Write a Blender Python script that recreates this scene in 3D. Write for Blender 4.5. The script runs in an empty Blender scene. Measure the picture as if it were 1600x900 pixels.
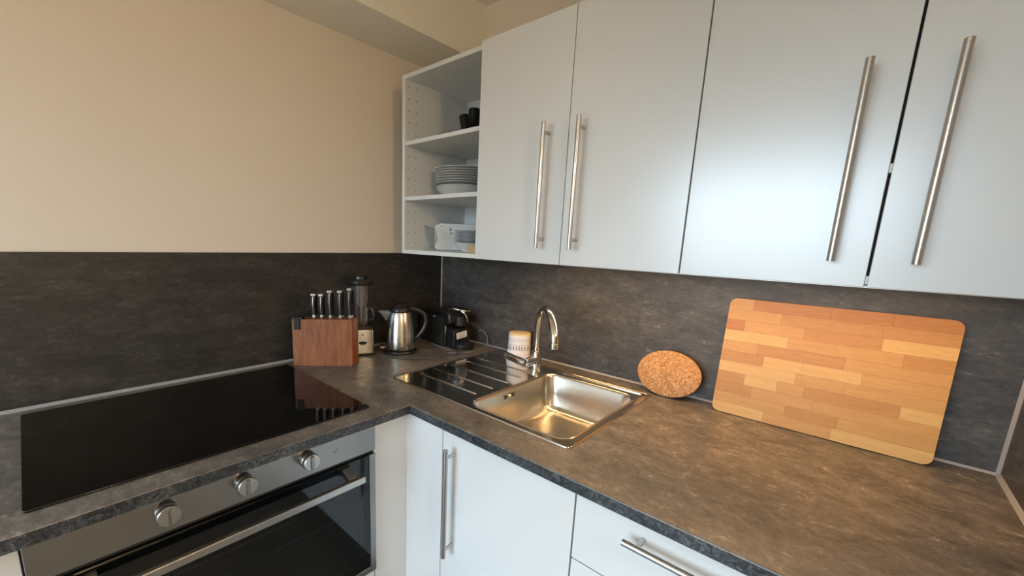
import bpy, bmesh, math, random
from mathutils import Vector, Matrix
random.seed(7)
PI = math.pi
SC = bpy.context.scene
COL = SC.collection
ZO = 0.68                      # worktop height above the floor; all heights below are given from the worktop

# ------------------------------------------------------------------ camera
cam_d = bpy.data.cameras.new('camera'); cam = bpy.data.objects.new('camera', cam_d); COL.objects.link(cam)
yaw, pitch, roll = 0.7491, -0.1942, 0.0343
fw = Vector((-math.sin(yaw)*math.cos(pitch), math.cos(yaw)*math.cos(pitch), math.sin(pitch)))
rt = fw.cross(Vector((0, 0, 1))).normalized(); up = rt.cross(fw)
c_, s_ = math.cos(roll), math.sin(roll)
rt, up = c_*rt + s_*up, -s_*rt + c_*up
m = Matrix((rt, up, -fw)).transposed().to_4x4(); m.translation = Vector((1.4224, -1.3231, 0.437 + ZO))
cam.matrix_world = m
cam_d.sensor_fit = 'HORIZONTAL'; cam_d.sensor_width = 36; cam_d.lens = 650.3*36/1600
cam_d.shift_x = (800 - 734.93)/1600; cam_d.shift_y = (504.27 - 450)/1600
cam_d.clip_start = 0.01
SC.camera = cam

# ------------------------------------------------------------------ world, lights, exposure
SC.view_settings.view_transform = 'Standard'; SC.view_settings.look = 'None'
SC.view_settings.gamma = 1.0; SC.view_settings.use_curve_mapping = False
SC.view_settings.exposure = 0.0
w = bpy.data.worlds.new('sky'); SC.world = w; w.use_nodes = True
wt_ = w.node_tree; bg = wt_.nodes['Background']; bg.inputs[1].default_value = 22.0
# overcast sky over darker ground: brightness depends only on the height above the horizon
tcw = wt_.nodes.new('ShaderNodeTexCoord'); sepw = wt_.nodes.new('ShaderNodeSeparateXYZ'); rw = wt_.nodes.new('ShaderNodeValToRGB'); mw = wt_.nodes.new('ShaderNodeMapRange')
mw.inputs[1].default_value = -1.0; mw.inputs[2].default_value = 1.0
wt_.links.new(tcw.outputs['Generated'], sepw.inputs[0]); wt_.links.new(sepw.outputs[2], mw.inputs[0]); wt_.links.new(mw.outputs[0], rw.inputs[0]); wt_.links.new(rw.outputs[0], bg.inputs[0])
els = rw.color_ramp.elements
while len(els) < 4: els.new(0.5)
for el, (p_, c_4) in zip(els, ((0.0, (0.05, 0.047, 0.04)), (0.48, (0.085, 0.083, 0.076)), (0.53, (0.54, 0.68, 0.80)), (1.0, (0.60, 0.78, 0.95)))):
    el.position = p_; el.color = (*c_4, 1)

def area(name, loc, rot, sx, sy, power, col):
    d = bpy.data.lights.new(name, 'AREA'); d.shape = 'RECTANGLE'; d.size = sx; d.size_y = sy; d.energy = power; d.color = col
    o = bpy.data.objects.new(name, d); COL.objects.link(o); o.location = (loc[0], loc[1], loc[2] + ZO); o.rotation_euler = rot
    return o
# daylight enters by the tall window in the wall behind the camera: a portal for the sky, no light of its own
win = area('window_portal', (0.85, -3.1, 0.24), (PI/2, 0, 0), 1.4, 1.68, 1.0, (1, 1, 1)); win.data.cycles.is_portal = True
# warm strip under the wall cabinets
area('cabinet_strip_light', (1.11, -0.215, 0.3735), (0, 0, 0), 1.1, 0.02, 4.2, (1.0, 0.60, 0.28))

# ------------------------------------------------------------------ material helpers
def mat(name, col=(0.8, 0.8, 0.8), rough=0.5, metal=0.0, spec=0.5, coat=0.0, **kw):
    m = bpy.data.materials.new(name); m.use_nodes = True
    b = m.node_tree.nodes['Principled BSDF']
    b.inputs['Base Color'].default_value = (*col, 1); b.inputs['Roughness'].default_value = rough
    b.inputs['Metallic'].default_value = metal; b.inputs['Specular IOR Level'].default_value = spec
    b.inputs['Coat Weight'].default_value = coat
    for k, v in kw.items(): b.inputs[k.replace('_', ' ')].default_value = v
    return m
class NT:
    def __init__(s, m): s.m = m; s.t = m.node_tree; s.b = s.t.nodes['Principled BSDF']
    def n(s, typ, **props):
        nd = s.t.nodes.new(typ)
        for k, v in props.items(): setattr(nd, k, v)
        return nd
    def l(s, a, b): s.t.links.new(a, b)
    def coord(s, scale, rot=(0, 0, 0), rnd=False):
        tc = s.n('ShaderNodeTexCoord'); mp = s.n('ShaderNodeMapping')
        mp.inputs['Scale'].default_value = scale; mp.inputs['Rotation'].default_value = rot
        s.l(tc.outputs['Object'], mp.inputs['Vector'])
        if rnd:
            oi = s.n('ShaderNodeObjectInfo'); mu = s.n('ShaderNodeMath', operation='MULTIPLY'); mu.inputs[1].default_value = 37.0
            s.l(oi.outputs['Random'], mu.inputs[0]); s.l(mu.outputs[0], mp.inputs['Location'])
        return mp.outputs[0]
    def noise(s, vec, scale, detail=6, rough=0.6, dist=0.0):
        nd = s.n('ShaderNodeTexNoise'); nd.inputs['Scale'].default_value = scale; nd.inputs['Detail'].default_value = detail
        nd.inputs['Roughness'].default_value = rough; nd.inputs['Distortion'].default_value = dist
        s.l(vec, nd.inputs['Vector']); return nd.outputs['Fac']
    def ramp(s, fac, stops):
        r = s.n('ShaderNodeValToRGB'); e = r.color_ramp.elements
        while len(e) < len(stops): e.new(0.5)
        for el, (p, c) in zip(e, stops):
            el.position = p; el.color = (*c, 1) if len(c) == 3 else c
        s.l(fac, r.inputs[0]); return r.outputs[0]
    def mix(s, fac, a, b, mode='MIX'):
        x = s.n('ShaderNodeMix', data_type='RGBA', blend_type=mode)
        for sock, v in ((x.inputs[0], fac), (x.inputs[6], a), (x.inputs[7], b)):
            if hasattr(v, 'links'): s.l(v, sock)
            else: sock.default_value = v if not isinstance(v, tuple) else (*v, 1)
        return x.outputs[2]
    def bump(s, fac, strength, dist=0.001):
        bp = s.n('ShaderNodeBump'); bp.inputs['Strength'].default_value = strength; bp.inputs['Distance'].default_value = dist
        s.l(fac, bp.inputs['Height']); s.l(bp.outputs[0], s.b.inputs['Normal'])

def stone(name, stretch, gain=1.0, rough=0.42, contrast=1.0):
    m = mat(name, rough=rough, spec=0.45); t = NT(m)
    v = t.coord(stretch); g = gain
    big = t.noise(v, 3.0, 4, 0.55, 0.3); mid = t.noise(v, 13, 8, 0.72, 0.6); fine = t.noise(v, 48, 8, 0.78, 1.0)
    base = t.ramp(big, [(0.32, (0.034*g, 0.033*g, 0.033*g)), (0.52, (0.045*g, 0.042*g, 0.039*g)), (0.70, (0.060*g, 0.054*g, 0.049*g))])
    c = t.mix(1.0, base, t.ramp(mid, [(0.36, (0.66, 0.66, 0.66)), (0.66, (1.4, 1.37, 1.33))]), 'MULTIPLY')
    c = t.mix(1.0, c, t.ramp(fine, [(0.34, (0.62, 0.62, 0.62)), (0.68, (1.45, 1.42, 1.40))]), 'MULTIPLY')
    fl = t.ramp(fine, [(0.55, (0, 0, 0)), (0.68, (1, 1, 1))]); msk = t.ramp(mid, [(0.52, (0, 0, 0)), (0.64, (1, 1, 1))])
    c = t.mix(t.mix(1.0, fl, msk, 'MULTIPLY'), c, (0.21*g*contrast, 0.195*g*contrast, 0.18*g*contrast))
    t.l(c, t.b.inputs['Base Color']); t.bump(fine, 0.10, 0.0006)
    return m
def brushed(name, col, rough, stretch, amt=0.02, metal=1.0):
    m = mat(name, col, rough, metal); t = NT(m)
    n = t.noise(t.coord(stretch), 260, 2, 0.5)
    r = t.n('ShaderNodeMapRange'); r.inputs[3].default_value = rough - amt; r.inputs[4].default_value = rough + amt
    t.l(n, r.inputs[0]); t.l(r.outputs[0], t.b.inputs['Roughness']); return m
def wood(name, dark, light, stretch, scale=9.0, rough=0.45, rnd=True):
    m = mat(name, rough=rough, spec=0.35); t = NT(m)
    v = t.coord(stretch, rnd=rnd)
    a = t.noise(v, scale, 6, 0.62, 1.4); b = t.noise(v, scale*5, 4, 0.7, 0.3)
    f = t.mix(0.45, a, b)
    c = t.ramp(f, [(0.33, dark), (0.66, light)]); t.l(c, t.b.inputs['Base Color']); t.bump(b, 0.08, 0.0005)
    return m
M = {}
def paint(name, col, rough):
    m = mat(name, col, rough, spec=0.3); t = NT(m)
    n = t.noise(t.coord((1, 1, 1)), 180, 3, 0.6); t.bump(n, 0.05, 0.0006)
    big = t.noise(t.coord((1, 1, 1)), 1.4, 2, 0.5)
    t.l(t.ramp(big, [(0.3, tuple(x*0.97 for x in col)), (0.7, col)]), t.b.inputs['Base Color'])
    return m
M['wall'] = paint('beige_wall_paint', (0.84, 0.74, 0.615), 0.85)
M['ceil'] = paint('ceiling_paint', (0.90, 0.84, 0.72), 0.85)
M['floor'] = wood('greyed_floorboards', (0.15, 0.125, 0.10), (0.23, 0.195, 0.16), (1, 8, 1), 4, 0.4, False)
M['white'] = mat('white_satin_laminate', (0.69, 0.70, 0.70), 0.28, spec=1.0, coat=0.7, Coat_Roughness=0.26)
M['carcass'] = mat('white_carcass_board', (0.72, 0.725, 0.70), 0.5, spec=0.4)
M['gapgrey'] = mat('grey_edge_band', (0.30, 0.30, 0.30), 0.6)
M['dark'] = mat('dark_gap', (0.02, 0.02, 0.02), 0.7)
M['stone_x'] = stone('dark_stone_laminate_on_sink_wall', (1.0, 1.0, 2.6), 1.35)  # one laminate on both walls; lighter here, brighter light put into the colour
M['stone_y'] = stone('dark_stone_laminate_on_hob_wall', (1.0, 1.0, 2.6), 0.72)  # same laminate, darkened to paint in the low light on this wall
M['stone_top'] = stone('dark_stone_worktop', (1.2, 1.6, 1.0), 3.1, 0.40, 0.8)  # same stone again; gain raised to paint in the light on the top
m = mat('dark_stone_worktop_edge', rough=0.35, spec=0.45); t = NT(m)
en = t.noise(t.coord((1, 1, 1.2)), 85, 6, 0.7, 1.6); e2_ = t.noise(t.coord((1, 1, 1)), 9, 3, 0.6)
ec = t.ramp(en, [(0.36, (0.012, 0.014, 0.016)), (0.50, (0.038, 0.042, 0.045)), (0.63, (0.125, 0.134, 0.14))])
t.l(t.mix(1.0, ec, t.ramp(e2_, [(0.35, (0.6, 0.62, 0.64)), (0.65, (1.25, 1.25, 1.25))]), 'MULTIPLY'), t.b.inputs['Base Color']); M['stone_edge'] = m  # same stone; blue-grey daylight on the edge is painted into its colour
M['caulk'] = mat('grey_sealant', (0.30, 0.29, 0.28), 0.45)
M['steel'] = brushed('brushed_steel', (0.52, 0.51, 0.49), 0.28, (1, 1, 12))
M['steel_fascia'] = brushed('oven_steel', (0.32, 0.318, 0.312), 0.30, (1, 0.3, 14))
M['sink'] = brushed('sink_steel', (0.60, 0.57, 0.51), 0.14, (1, 10, 1), 0.02)
M['bowl'] = brushed('sink_bowl_steel', (0.62, 0.585, 0.52), 0.25, (1, 1, 8), 0.02)
M['chrome'] = mat('chrome', (0.80, 0.79, 0.76), 0.06, 1.0)
M['kettle'] = brushed('kettle_steel', (0.68, 0.66, 0.62), 0.22, (8, 8, 0.05), 0.03)
M['black'] = mat('black_plastic', (0.012, 0.012, 0.012), 0.32)
M['blackm'] = mat('matt_black_plastic', (0.02, 0.02, 0.02), 0.55)
M['grip'] = mat('black_knife_handle', (0.006, 0.006, 0.006), 0.45, spec=0.3)
M['spout'] = mat('satin_steel', (0.72, 0.71, 0.69), 0.5, 1.0)
M['hob'] = mat('black_hob_glass', (0.003, 0.003, 0.003), 0.05, spec=0.5)
M['print'] = mat('grey_print', (0.16, 0.16, 0.165), 0.6)
M['label'] = mat('white_paper_label', (0.75, 0.75, 0.74), 0.6)
M['china'] = mat('white_china', (0.78, 0.775, 0.75), 0.22, coat=0.3)
M['rimdark'] = mat('dark_glaze_line', (0.05, 0.05, 0.05), 0.3)
M['box'] = mat('kraft_card', (0.50, 0.36, 0.20), 0.7)
M['cloth'] = mat('white_printed_cotton', (0.74, 0.71, 0.71), 0.85)
M['clothtop'] = mat('pale_tan_lid', (0.66, 0.52, 0.32), 0.8)
t = NT(M['clothtop']); t.l(t.ramp(t.noise(t.coord((1, 1, 1)), 60, 3), [(0.35, (0.50, 0.55, 0.26)), (0.5, (0.72, 0.60, 0.38)), (0.65, (0.75, 0.50, 0.30))]), t.b.inputs['Base Color'])
M['block'] = wood('knife_block_wood', (0.15, 0.047, 0.018), (0.34, 0.13, 0.055), (6, 6, 1.0), 4.0, 0.4, False)
M['block_side'] = wood('knife_block_end_wood', (0.22, 0.055, 0.016), (0.40, 0.13, 0.045), (8, 8, 1.2), 5.0, 0.4, False)
M['cavity'] = mat('oven_enamel', (0.035, 0.04, 0.045), 0.35)
M['cable'] = mat('grey_cable', (0.05, 0.05, 0.05), 0.4)
M['cable_light'] = mat('light_cable', (0.16, 0.16, 0.155), 0.4)
tones = [((0.32, 0.112, 0.014), (0.42, 0.175, 0.029)), ((0.345, 0.148, 0.029), (0.45, 0.22, 0.053)), ((0.47, 0.262, 0.074), (0.57, 0.35, 0.115)), ((0.395, 0.19, 0.046), (0.5, 0.27, 0.075))]
for i, (a, b) in enumerate(tones):
    M['oak%d' % i] = wood('oak_stave_%d' % i, a, b, (1.2, 14, 14), 9.0, 0.42, True)
m = mat('cork', rough=0.85, spec=0.2); t = NT(m); v = t.coord((1, 1, 1))
vo = t.n('ShaderNodeTexVoronoi'); vo.inputs['Scale'].default_value = 260; t.l(v, vo.inputs['Vector'])
sep = t.n('ShaderNodeSeparateColor'); t.l(vo.outputs['Color'], sep.inputs[0])
t.l(t.ramp(sep.outputs[0], [(0.0, (0.29, 0.13, 0.05)), (0.35, (0.41, 0.205, 0.085)), (0.75, (0.47, 0.26, 0.12)), (1.0, (0.56, 0.37, 0.20))]), t.b.inputs['Base Color'])
t.bump(sep.outputs[0], 0.2, 0.001); M['cork'] = m
def glassy(name, tint, gloss_rough, f0=0.05, edge=0.6):
    m = bpy.data.materials.new(name); m.use_nodes = True; nt = m.node_tree; nt.nodes.remove(nt.nodes['Principled BSDF'])
    out = nt.nodes['Material Output']; tr = nt.nodes.new('ShaderNodeBsdfTransparent'); tr.inputs[0].default_value = (*tint, 1)
    gl = nt.nodes.new('ShaderNodeBsdfGlossy'); gl.inputs['Roughness'].default_value = gloss_rough
    lw = nt.nodes.new('ShaderNodeLayerWeight'); lw.inputs[0].default_value = 0.5
    pw = nt.nodes.new('ShaderNodeMath'); pw.operation = 'POWER'; pw.inputs[1].default_value = 4.0
    ma = nt.nodes.new('ShaderNodeMath'); ma.operation = 'MULTIPLY_ADD'; ma.inputs[1].default_value = edge; ma.inputs[2].default_value = f0
    nt.links.new(lw.outputs['Facing'], pw.inputs[0]); nt.links.new(pw.outputs[0], ma.inputs[0])
    mx = nt.nodes.new('ShaderNodeMixShader'); nt.links.new(ma.outputs[0], mx.inputs[0]); nt.links.new(tr.outputs[0], mx.inputs[1]); nt.links.new(gl.outputs[0], mx.inputs[2]); nt.links.new(mx.outputs[0], out.inputs[0])
    return m
M['glass'] = glassy('clear_glass', (0.96, 0.965, 0.96), 0.04, 0.10, 0.75)
M['pane'] = glassy('window_glass', (0.97, 0.98, 0.98), 0.0, 0.03, 0.5)
M['oven_glass'] = glassy('dark_oven_glass', (0.36, 0.42, 0.46), 0.04, 0.06, 0.7)
m = bpy.data.materials.new('warm_diffuser'); m.use_nodes = True; b = m.node_tree.nodes['Principled BSDF']
b.inputs['Emission Color'].default_value = (1.0, 0.76, 0.48, 1); b.inputs['Emission Strength'].default_value = 74.0; M['diffuser'] = m

# ------------------------------------------------------------------ mesh helpers (heights are from the worktop)
ORG = {}
def tag(o, label=None, cat=None, group=None, kind=None):
    if label: o['label'] = label
    if cat: o['category'] = cat
    if group: o['group'] = group
    if kind: o['kind'] = kind
    return o
def thing(name, loc, label=None, cat=None, group=None, kind=None):
    o = bpy.data.objects.new(name, None); o.empty_display_size = 0.02; COL.objects.link(o)
    o.location = (loc[0], loc[1], loc[2] + ZO); ORG[o] = Vector(loc)
    return tag(o, label, cat, group, kind)
def obj(name, bm, m, parent=None, origin=None, smooth=False, bevel=0.0, seg=2):
    if parent is not None: org = ORG[parent]
    else:
        org = Vector(origin) if origin else Vector((sum((v.co for v in bm.verts), Vector())/len(bm.verts)))
        if not origin: org.z = min(v.co.z for v in bm.verts)
    bmesh.ops.translate(bm, verts=bm.verts, vec=-org)
    bmesh.ops.recalc_face_normals(bm, faces=bm.faces)
    me = bpy.data.meshes.new(name); bm.to_mesh(me); bm.free()
    mats = m if isinstance(m, (list, tuple)) else [m]
    for x in mats: me.materials.append(M[x] if isinstance(x, str) else x)
    o = bpy.data.objects.new(name, me); COL.objects.link(o)
    if parent is not None: o.parent = parent
    else: o.location = (org.x, org.y, org.z + ZO)
    ORG[o] = org
    if bevel:
        md = o.modifiers.new('bevel', 'BEVEL'); md.width = bevel; md.segments = seg; md.limit_method = 'ANGLE'; md.angle_limit = math.radians(40)
        md.harden_normals = True
    if smooth or bevel:
        for p in me.polygons: p.use_smooth = True
        if smooth: 
            for e in me.edges: pass
            try: me.set_sharp_from_angle(angle=math.radians(40))
            except Exception: pass
    return o
def box(x0, x1, y0, y1, z0, z1, bm=None, mi=0):
    bm = bm or bmesh.new()
    v = [bm.verts.new((x, y, z)) for x in (x0, x1) for y in (y0, y1) for z in (z0, z1)]
    for f in ((0, 1, 3, 2), (4, 6, 7, 5), (0, 4, 5, 1), (2, 3, 7, 6), (0, 2, 6, 4), (1, 5, 7, 3)):
        fc = bm.faces.new([v[i] for i in f]); fc.material_index = mi
    return bm
def cyl(c, axis, r0, r1, h, n=24, bm=None, cap=True):
    bm = bm or bmesh.new(); a = Vector(axis).normalized()
    u = a.orthogonal().normalized(); w_ = a.cross(u); c = Vector(c)
    A = [bm.verts.new(c + (u*math.cos(2*PI*i/n) + w_*math.sin(2*PI*i/n))*r0) for i in range(n)]
    B = [bm.verts.new(c + a*h + (u*math.cos(2*PI*i/n) + w_*math.sin(2*PI*i/n))*r1) for i in range(n)]
    for i in range(n): bm.faces.new((A[i], A[(i+1) % n], B[(i+1) % n], B[i]))
    if cap: bm.faces.new(A[::-1]); bm.faces.new(B)
    return bm
def lathe(c, prof, n=40, bm=None, axis='z', sx=1.0, sy=1.0):
    bm = bm or bmesh.new(); rings = []
    for r, z in prof:
        if r < 1e-6: rings.append([bm.verts.new((c[0], c[1], c[2] + z))])
        else: rings.append([bm.verts.new((c[0] + r*sx*math.cos(2*PI*i/n), c[1] + r*sy*math.sin(2*PI*i/n), c[2] + z)) for i in range(n)])
    for A, B in zip(rings, rings[1:]):
        for i in range(n):
            j = (i+1) % n
            if len(A) == 1 and len(B) == 1: continue
            if len(A) == 1: bm.faces.new((A[0], B[j], B[i]))
            elif len(B) == 1: bm.faces.new((A[i], A[j], B[0]))
            else: bm.faces.new((A[i], A[j], B[j], B[i]))
    return bm
def tube(pts, r, n=10, bm=None, cap=True, closed=False):
    bm = bm or bmesh.new(); pts = [Vector(p) for p in pts]; rings = []; N = len(pts)
    rr = r if isinstance(r, (list, tuple)) else [r]*N
    prev = None
    for i, p in enumerate(pts):
        a = pts[(i-1) % N] if (closed or i > 0) else p; b = pts[(i+1) % N] if (closed or i < N-1) else p
        d = (b - a).normalized()
        if prev is None: u = d.orthogonal().normalized()
        else: u = (prev - d*prev.dot(d)).normalized()
        prev = u; w_ = d.cross(u)
        rings.append([bm.verts.new(p + (u*math.cos(2*PI*k/n) + w_*math.sin(2*PI*k/n))*rr[i]) for k in range(n)])
    for i in range(N if closed else N-1):
        A, B = rings[i], rings[(i+1) % N]
        for k in range(n): bm.faces.new((A[k], A[(k+1) % n], B[(k+1) % n], B[k]))
    if cap and not closed: bm.faces.new(rings[0][::-1]); bm.faces.new(rings[-1])
    return bm
def spline(pts, k=8):
    P = [Vector(p) for p in pts]; out = []
    for i in range(len(P)-1):
        p0, p1, p2, p3 = P[max(i-1, 0)], P[i], P[i+1], P[min(i+2, len(P)-1)]
        for j in range(k):
            t = j/k
            out.append(0.5*((2*p1) + (p2-p0)*t + (2*p0-5*p1+4*p2-p3)*t*t + (3*p1-p0-3*p2+p3)*t**3))
    return out + [P[-1]]
def rrect(x0, x1, y0, y1, r, n=6):
    out = []
    for cx, cy, a in ((x1-r, y1-r, 0), (x0+r, y1-r, PI/2), (x0+r, y0+r, PI), (x1-r, y0+r, 3*PI/2)):
        for i in range(n+1): out.append((cx + r*math.cos(a + PI/2*i/n), cy + r*math.sin(a + PI/2*i/n)))
    return out
def prism(outline, f0, f1, bm=None):      # outline of 2-tuples; f0/f1 map it to 3-D
    bm = bm or bmesh.new()
    A = [bm.verts.new(f0(*p)) for p in outline]; B = [bm.verts.new(f1(*p)) for p in outline]; n = len(A)
    for i in range(n): bm.faces.new((A[i], A[(i+1) % n], B[(i+1) % n], B[i]))
    bm.faces.new(A[::-1]); bm.faces.new(B); return bm
def loft(loops, bm=None, cap0=False, cap1=True):
    bm = bm or bmesh.new(); R_ = [[bm.verts.new(p) for p in L] for L in loops]; n = len(R_[0])
    for A, B in zip(R_, R_[1:]):
        for i in range(n): bm.faces.new((A[i], A[(i+1) % n], B[(i+1) % n], B[i]))
    if cap0: bm.faces.new(R_[0][::-1])
    if cap1: bm.faces.new(R_[-1])
    return bm
def xf(bm, mtx): bmesh.ops.transform(bm, matrix=mtx, verts=bm.verts); return bm
def copy_tree(o, delta, label=None):
    r = o.copy(); COL.objects.link(r); r.location = o.location + Vector(delta); ORG[r] = ORG[o] + Vector(delta)
    if label: r['label'] = label
    for ch in o.children:
        c = ch.copy(); COL.objects.link(c); c.parent = r
        for g in ch.children:
            d = g.copy(); COL.objects.link(d); d.parent = c
    return r
def S(name, bm, m, **k): o = obj(name, bm, m, **k); o['kind'] = 'structure'; return o

# ------------------------------------------------------------------ dimensions
ZF, ZCL = -ZO, 1.32              # floor and ceiling
ZS, ZC, ZT = 0.377, 0.382, 1.001            # wall cabinets: bottom, top
W = 1.6906                       # side wall by the sink run
XR, YB = 3.1, -3.1               # far limits of the room
D1, D2, TH = 0.595, 0.6596, 0.0245
# ------------------------------------------------------------------ the room
S('floor', box(-0.1, XR+0.1, YB-0.12, 0.1, ZF-0.06, ZF), 'floor')
S('ceiling', box(-0.1, XR+0.1, YB-0.12, 0.1, ZCL, ZCL+0.08), 'ceil')
wl = S('wall_left', box(-0.11, -0.008, YB-0.1, 0.1, ZF, ZCL), 'wall')
wb = S('wall_back', box(-0.008, XR+0.1, 0.008, 0.11, ZF, ZCL), 'wall')
wr = S('wall_right', box(W+0.008, W+0.11, -0.82, 0.008, ZF, ZCL), 'wall')
S('wall_far', box(XR, XR+0.1, YB-0.1, 0.008, ZF, ZCL), 'wall')
WX0, WX1, WZ0, WZ1 = 0.15, 1.55, -0.6, 1.08
bm = box(-0.008, WX0, YB-0.1, YB, ZF, ZCL); box(WX1, XR, YB-0.1, YB, ZF, ZCL, bm); box(WX0, WX1, YB-0.1, YB, ZF, WZ0, bm); box(WX0, WX1, YB-0.1, YB, WZ1, ZCL, bm)
S('wall_front', bm, 'wall')
wn = thing('window_1', ((WX0+WX1)/2, YB-0.05, WZ0), kind='structure')
fr = bmesh.new()
for a in ((WX0, WX0+0.05, WZ0, WZ1), (WX1-0.05, WX1, WZ0, WZ1), (WX0+0.05, WX1-0.05, WZ0, WZ0+0.05), (WX0+0.05, WX1-0.05, WZ1-0.05, WZ1), ((WX0+WX1)/2-0.025, (WX0+WX1)/2+0.025, WZ0+0.05, WZ1-0.05)):
    box(a[0], a[1], YB-0.07, YB-0.02, a[2], a[3], fr)
obj('window_frame', fr, 'carcass', wn)
for a in ((WX0+0.05, (WX0+WX1)/2-0.025), ((WX0+WX1)/2+0.025, WX1-0.05)):
    obj('pane', box(a[0], a[1], YB-0.048, YB-0.044, WZ0+0.05, WZ1-0.05), 'pane', wn)
# boxed beam along the hob wall under the ceiling
S('trim_1', box(-0.008, 0.211, YB, 0.008, 1.1196, ZCL), 'ceil')
# splashbacks
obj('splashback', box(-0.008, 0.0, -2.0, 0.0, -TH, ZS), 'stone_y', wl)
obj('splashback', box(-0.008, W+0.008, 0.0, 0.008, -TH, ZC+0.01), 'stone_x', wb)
obj('splashback', box(W, W+0.008, -0.82, 0.0, -TH, ZC+0.01), 'stone_x', wr)
# sealant joints
S('trim_2', prism([(0, 0), (0.007, 0), (0, 0.007)], lambda a, b: (a, -2.0, b), lambda a, b: (a, -0.004, b)), 'caulk')
S('trim_3', prism([(0, 0), (0.0045, 0), (0, 0.0045)], lambda a, b: (0.004, -a, b), lambda a, b: (W-0.004, -a, b)), 'caulk')
S('trim_4', prism([(0, 0), (0.0065, 0), (0, 0.0065)], lambda a, b: (W-a, -0.82, b), lambda a, b: (W-a, -0.003, b)), 'caulk')
S('trim_5', prism([(0, 0), (0.0045, 0), (0, 0.0045)], lambda a, b: (a, -b, 0.0), lambda a, b: (a, -b, ZC)), 'caulk')
S('trim_6', prism([(0, 0), (0.0055, 0), (0, 0.0055)], lambda a, b: (W-a, -b, 0.0), lambda a, b: (W-a, -b, ZC)), 'caulk')
# warm globe pendant hanging in the open part of the room to the right of the viewpoint
PX, PY, PZ_ = 2.55, -1.38, 0.92
lp = thing('pendant_lamp', (PX, PY, PZ_-0.09), 'round warm globe pendant lamp hanging in the room behind the viewpoint', 'lamp')
obj('ceiling_rose', cyl((PX, PY, ZCL-0.022), (0, 0, 1), 0.05, 0.05, 0.022, 28), 'carcass', lp)
obj('flex', cyl((PX, PY, PZ_+0.10), (0, 0, 1), 0.003, 0.003, ZCL-0.022-PZ_-0.10, 10), 'black', lp)
obj('globe_shade', lathe((PX, PY, PZ_), [(0.0, -0.09)] + [(0.09*math.sin(PI*k/16), -0.09*math.cos(PI*k/16)) for k in range(1, 16)] + [(0.0, 0.09)], 32), 'diffuser', lp, smooth=True)
obj('fitting', cyl((PX, PY, PZ_+0.085), (0, 0, 1), 0.024, 0.018, 0.03, 20), 'steel', lp)

# ------------------------------------------------------------------ base cabinets
FX, FY = 0.5605, -0.644          # fronts of the hob run and of the sink run
PZ = ZF + 0.076
def bar_handle(parent, p0, p1, r, out, inset, name='handle'):
    """bar from p0 to p1 with two posts back to the door; out = vector from door to bar"""
    p0, p1, out = Vector(p0), Vector(p1), Vector(out); d = (p1 - p0).normalized()
    h = obj(name, cyl(p0, d, r, r, (p1-p0).length, 20), 'steel', parent, bevel=0.0006)
    for q in (p0 + d*inset, p1 - d*inset):
        obj('post', cyl(q - out, out, r*0.72, r*0.72, out.length - r*0.5, 14), 'steel', h, smooth=True)
    return h
bt = -TH - 0.002
# sink cabinet with corner filler
sc_ = thing('sink_base_cabinet', (0.82, -0.35, ZF), 'white base cabinet under the sink with vertical bar handle and corner filler', 'cabinet')
obj('body', box(0.70, 1.084, FY+0.02, -0.02, PZ, -0.17), 'carcass', sc_)
obj('plinth', box(0.60, 1.084, FY+0.06, FY+0.075, ZF, PZ), 'white', sc_)
obj('corner_filler', box(FX, 0.7075, FY, FY+0.018, PZ, bt), 'white', sc_, bevel=0.0012)
dr = obj('door', box(0.7100, 1.0838, FY, FY+0.018, PZ, bt-0.002), 'white', sc_, bevel=0.0012)
bar_handle(dr, (0.7535, FY-0.032, -0.0625), (0.7535, FY-0.032, -0.361), 0.0062, (0, -0.032, 0), 0.022)
# drawer cabinet
dc = thing('drawer_base_cabinet', (1.38, -0.35, ZF), 'white base cabinet of drawers beside the sink cabinet, horizontal bar handle', 'cabinet')
obj('body', box(1.0865, 1.688, FY+0.02, -0.02, PZ, bt-0.002), 'carcass', dc)
obj('plinth', box(1.0865, 1.688, FY+0.06, FY+0.075, ZF, PZ), 'white', dc)
for z0, z1 in ((-0.174, bt-0.002), (-0.388, -0.177), (PZ, -0.391)):
    f = obj('drawer_front', box(1.0870, 1.686, FY, FY+0.018, z0, z1), 'white', dc, bevel=0.0012)
    zc = -0.0605 if z1 > -0.1 else z1 - 0.036
    bar_handle(f, (1.1935, FY-0.032, zc), (1.58, FY-0.032, zc), 0.0062, (0, -0.032, 0), 0.024)
# oven housing
OY0, OY1 = -1.3775, -0.753
oc = thing('oven_housing_cabinet', (0.3, -1.06, ZF), 'white oven housing with filler panel beside the built-in oven', 'cabinet')
obj('filler_panel', box(FX-0.018, FX, OY1+0.001, FY+0.018, PZ, bt), 'white', oc, bevel=0.0012)
obj('side_panel', box(0.02, FX-0.019, OY1+0.003, OY1+0.021, PZ, bt), 'carcass', oc)
obj('side_panel', box(0.02, 0.53, OY0+0.002, OY0+0.020, PZ, bt), 'carcass', oc)
obj('base_panel', box(0.02, FX-0.019, OY0, OY1+0.003, -0.49, -0.474), 'carcass', oc)
obj('drawer_front', box(FX-0.018, FX+0.001, OY0, OY1-0.002, PZ, -0.466), 'white', oc, bevel=0.0012)
obj('plinth', box(FX-0.075, FX-0.06, OY0+0.002, FY+0.05, ZF, PZ), 'white', oc)
lc = thing('end_base_cabinet', (0.3, -1.68, ZF), 'white base cabinet at the far end of the hob run beside the oven', 'cabinet')
obj('body', box(0.02, FX-0.02, -1.94, OY0-0.003, PZ, bt), 'carcass', lc)
obj('door', box(FX-0.018, FX, -1.94, OY0-0.003, PZ, bt), 'white', lc, bevel=0.0012)
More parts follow.
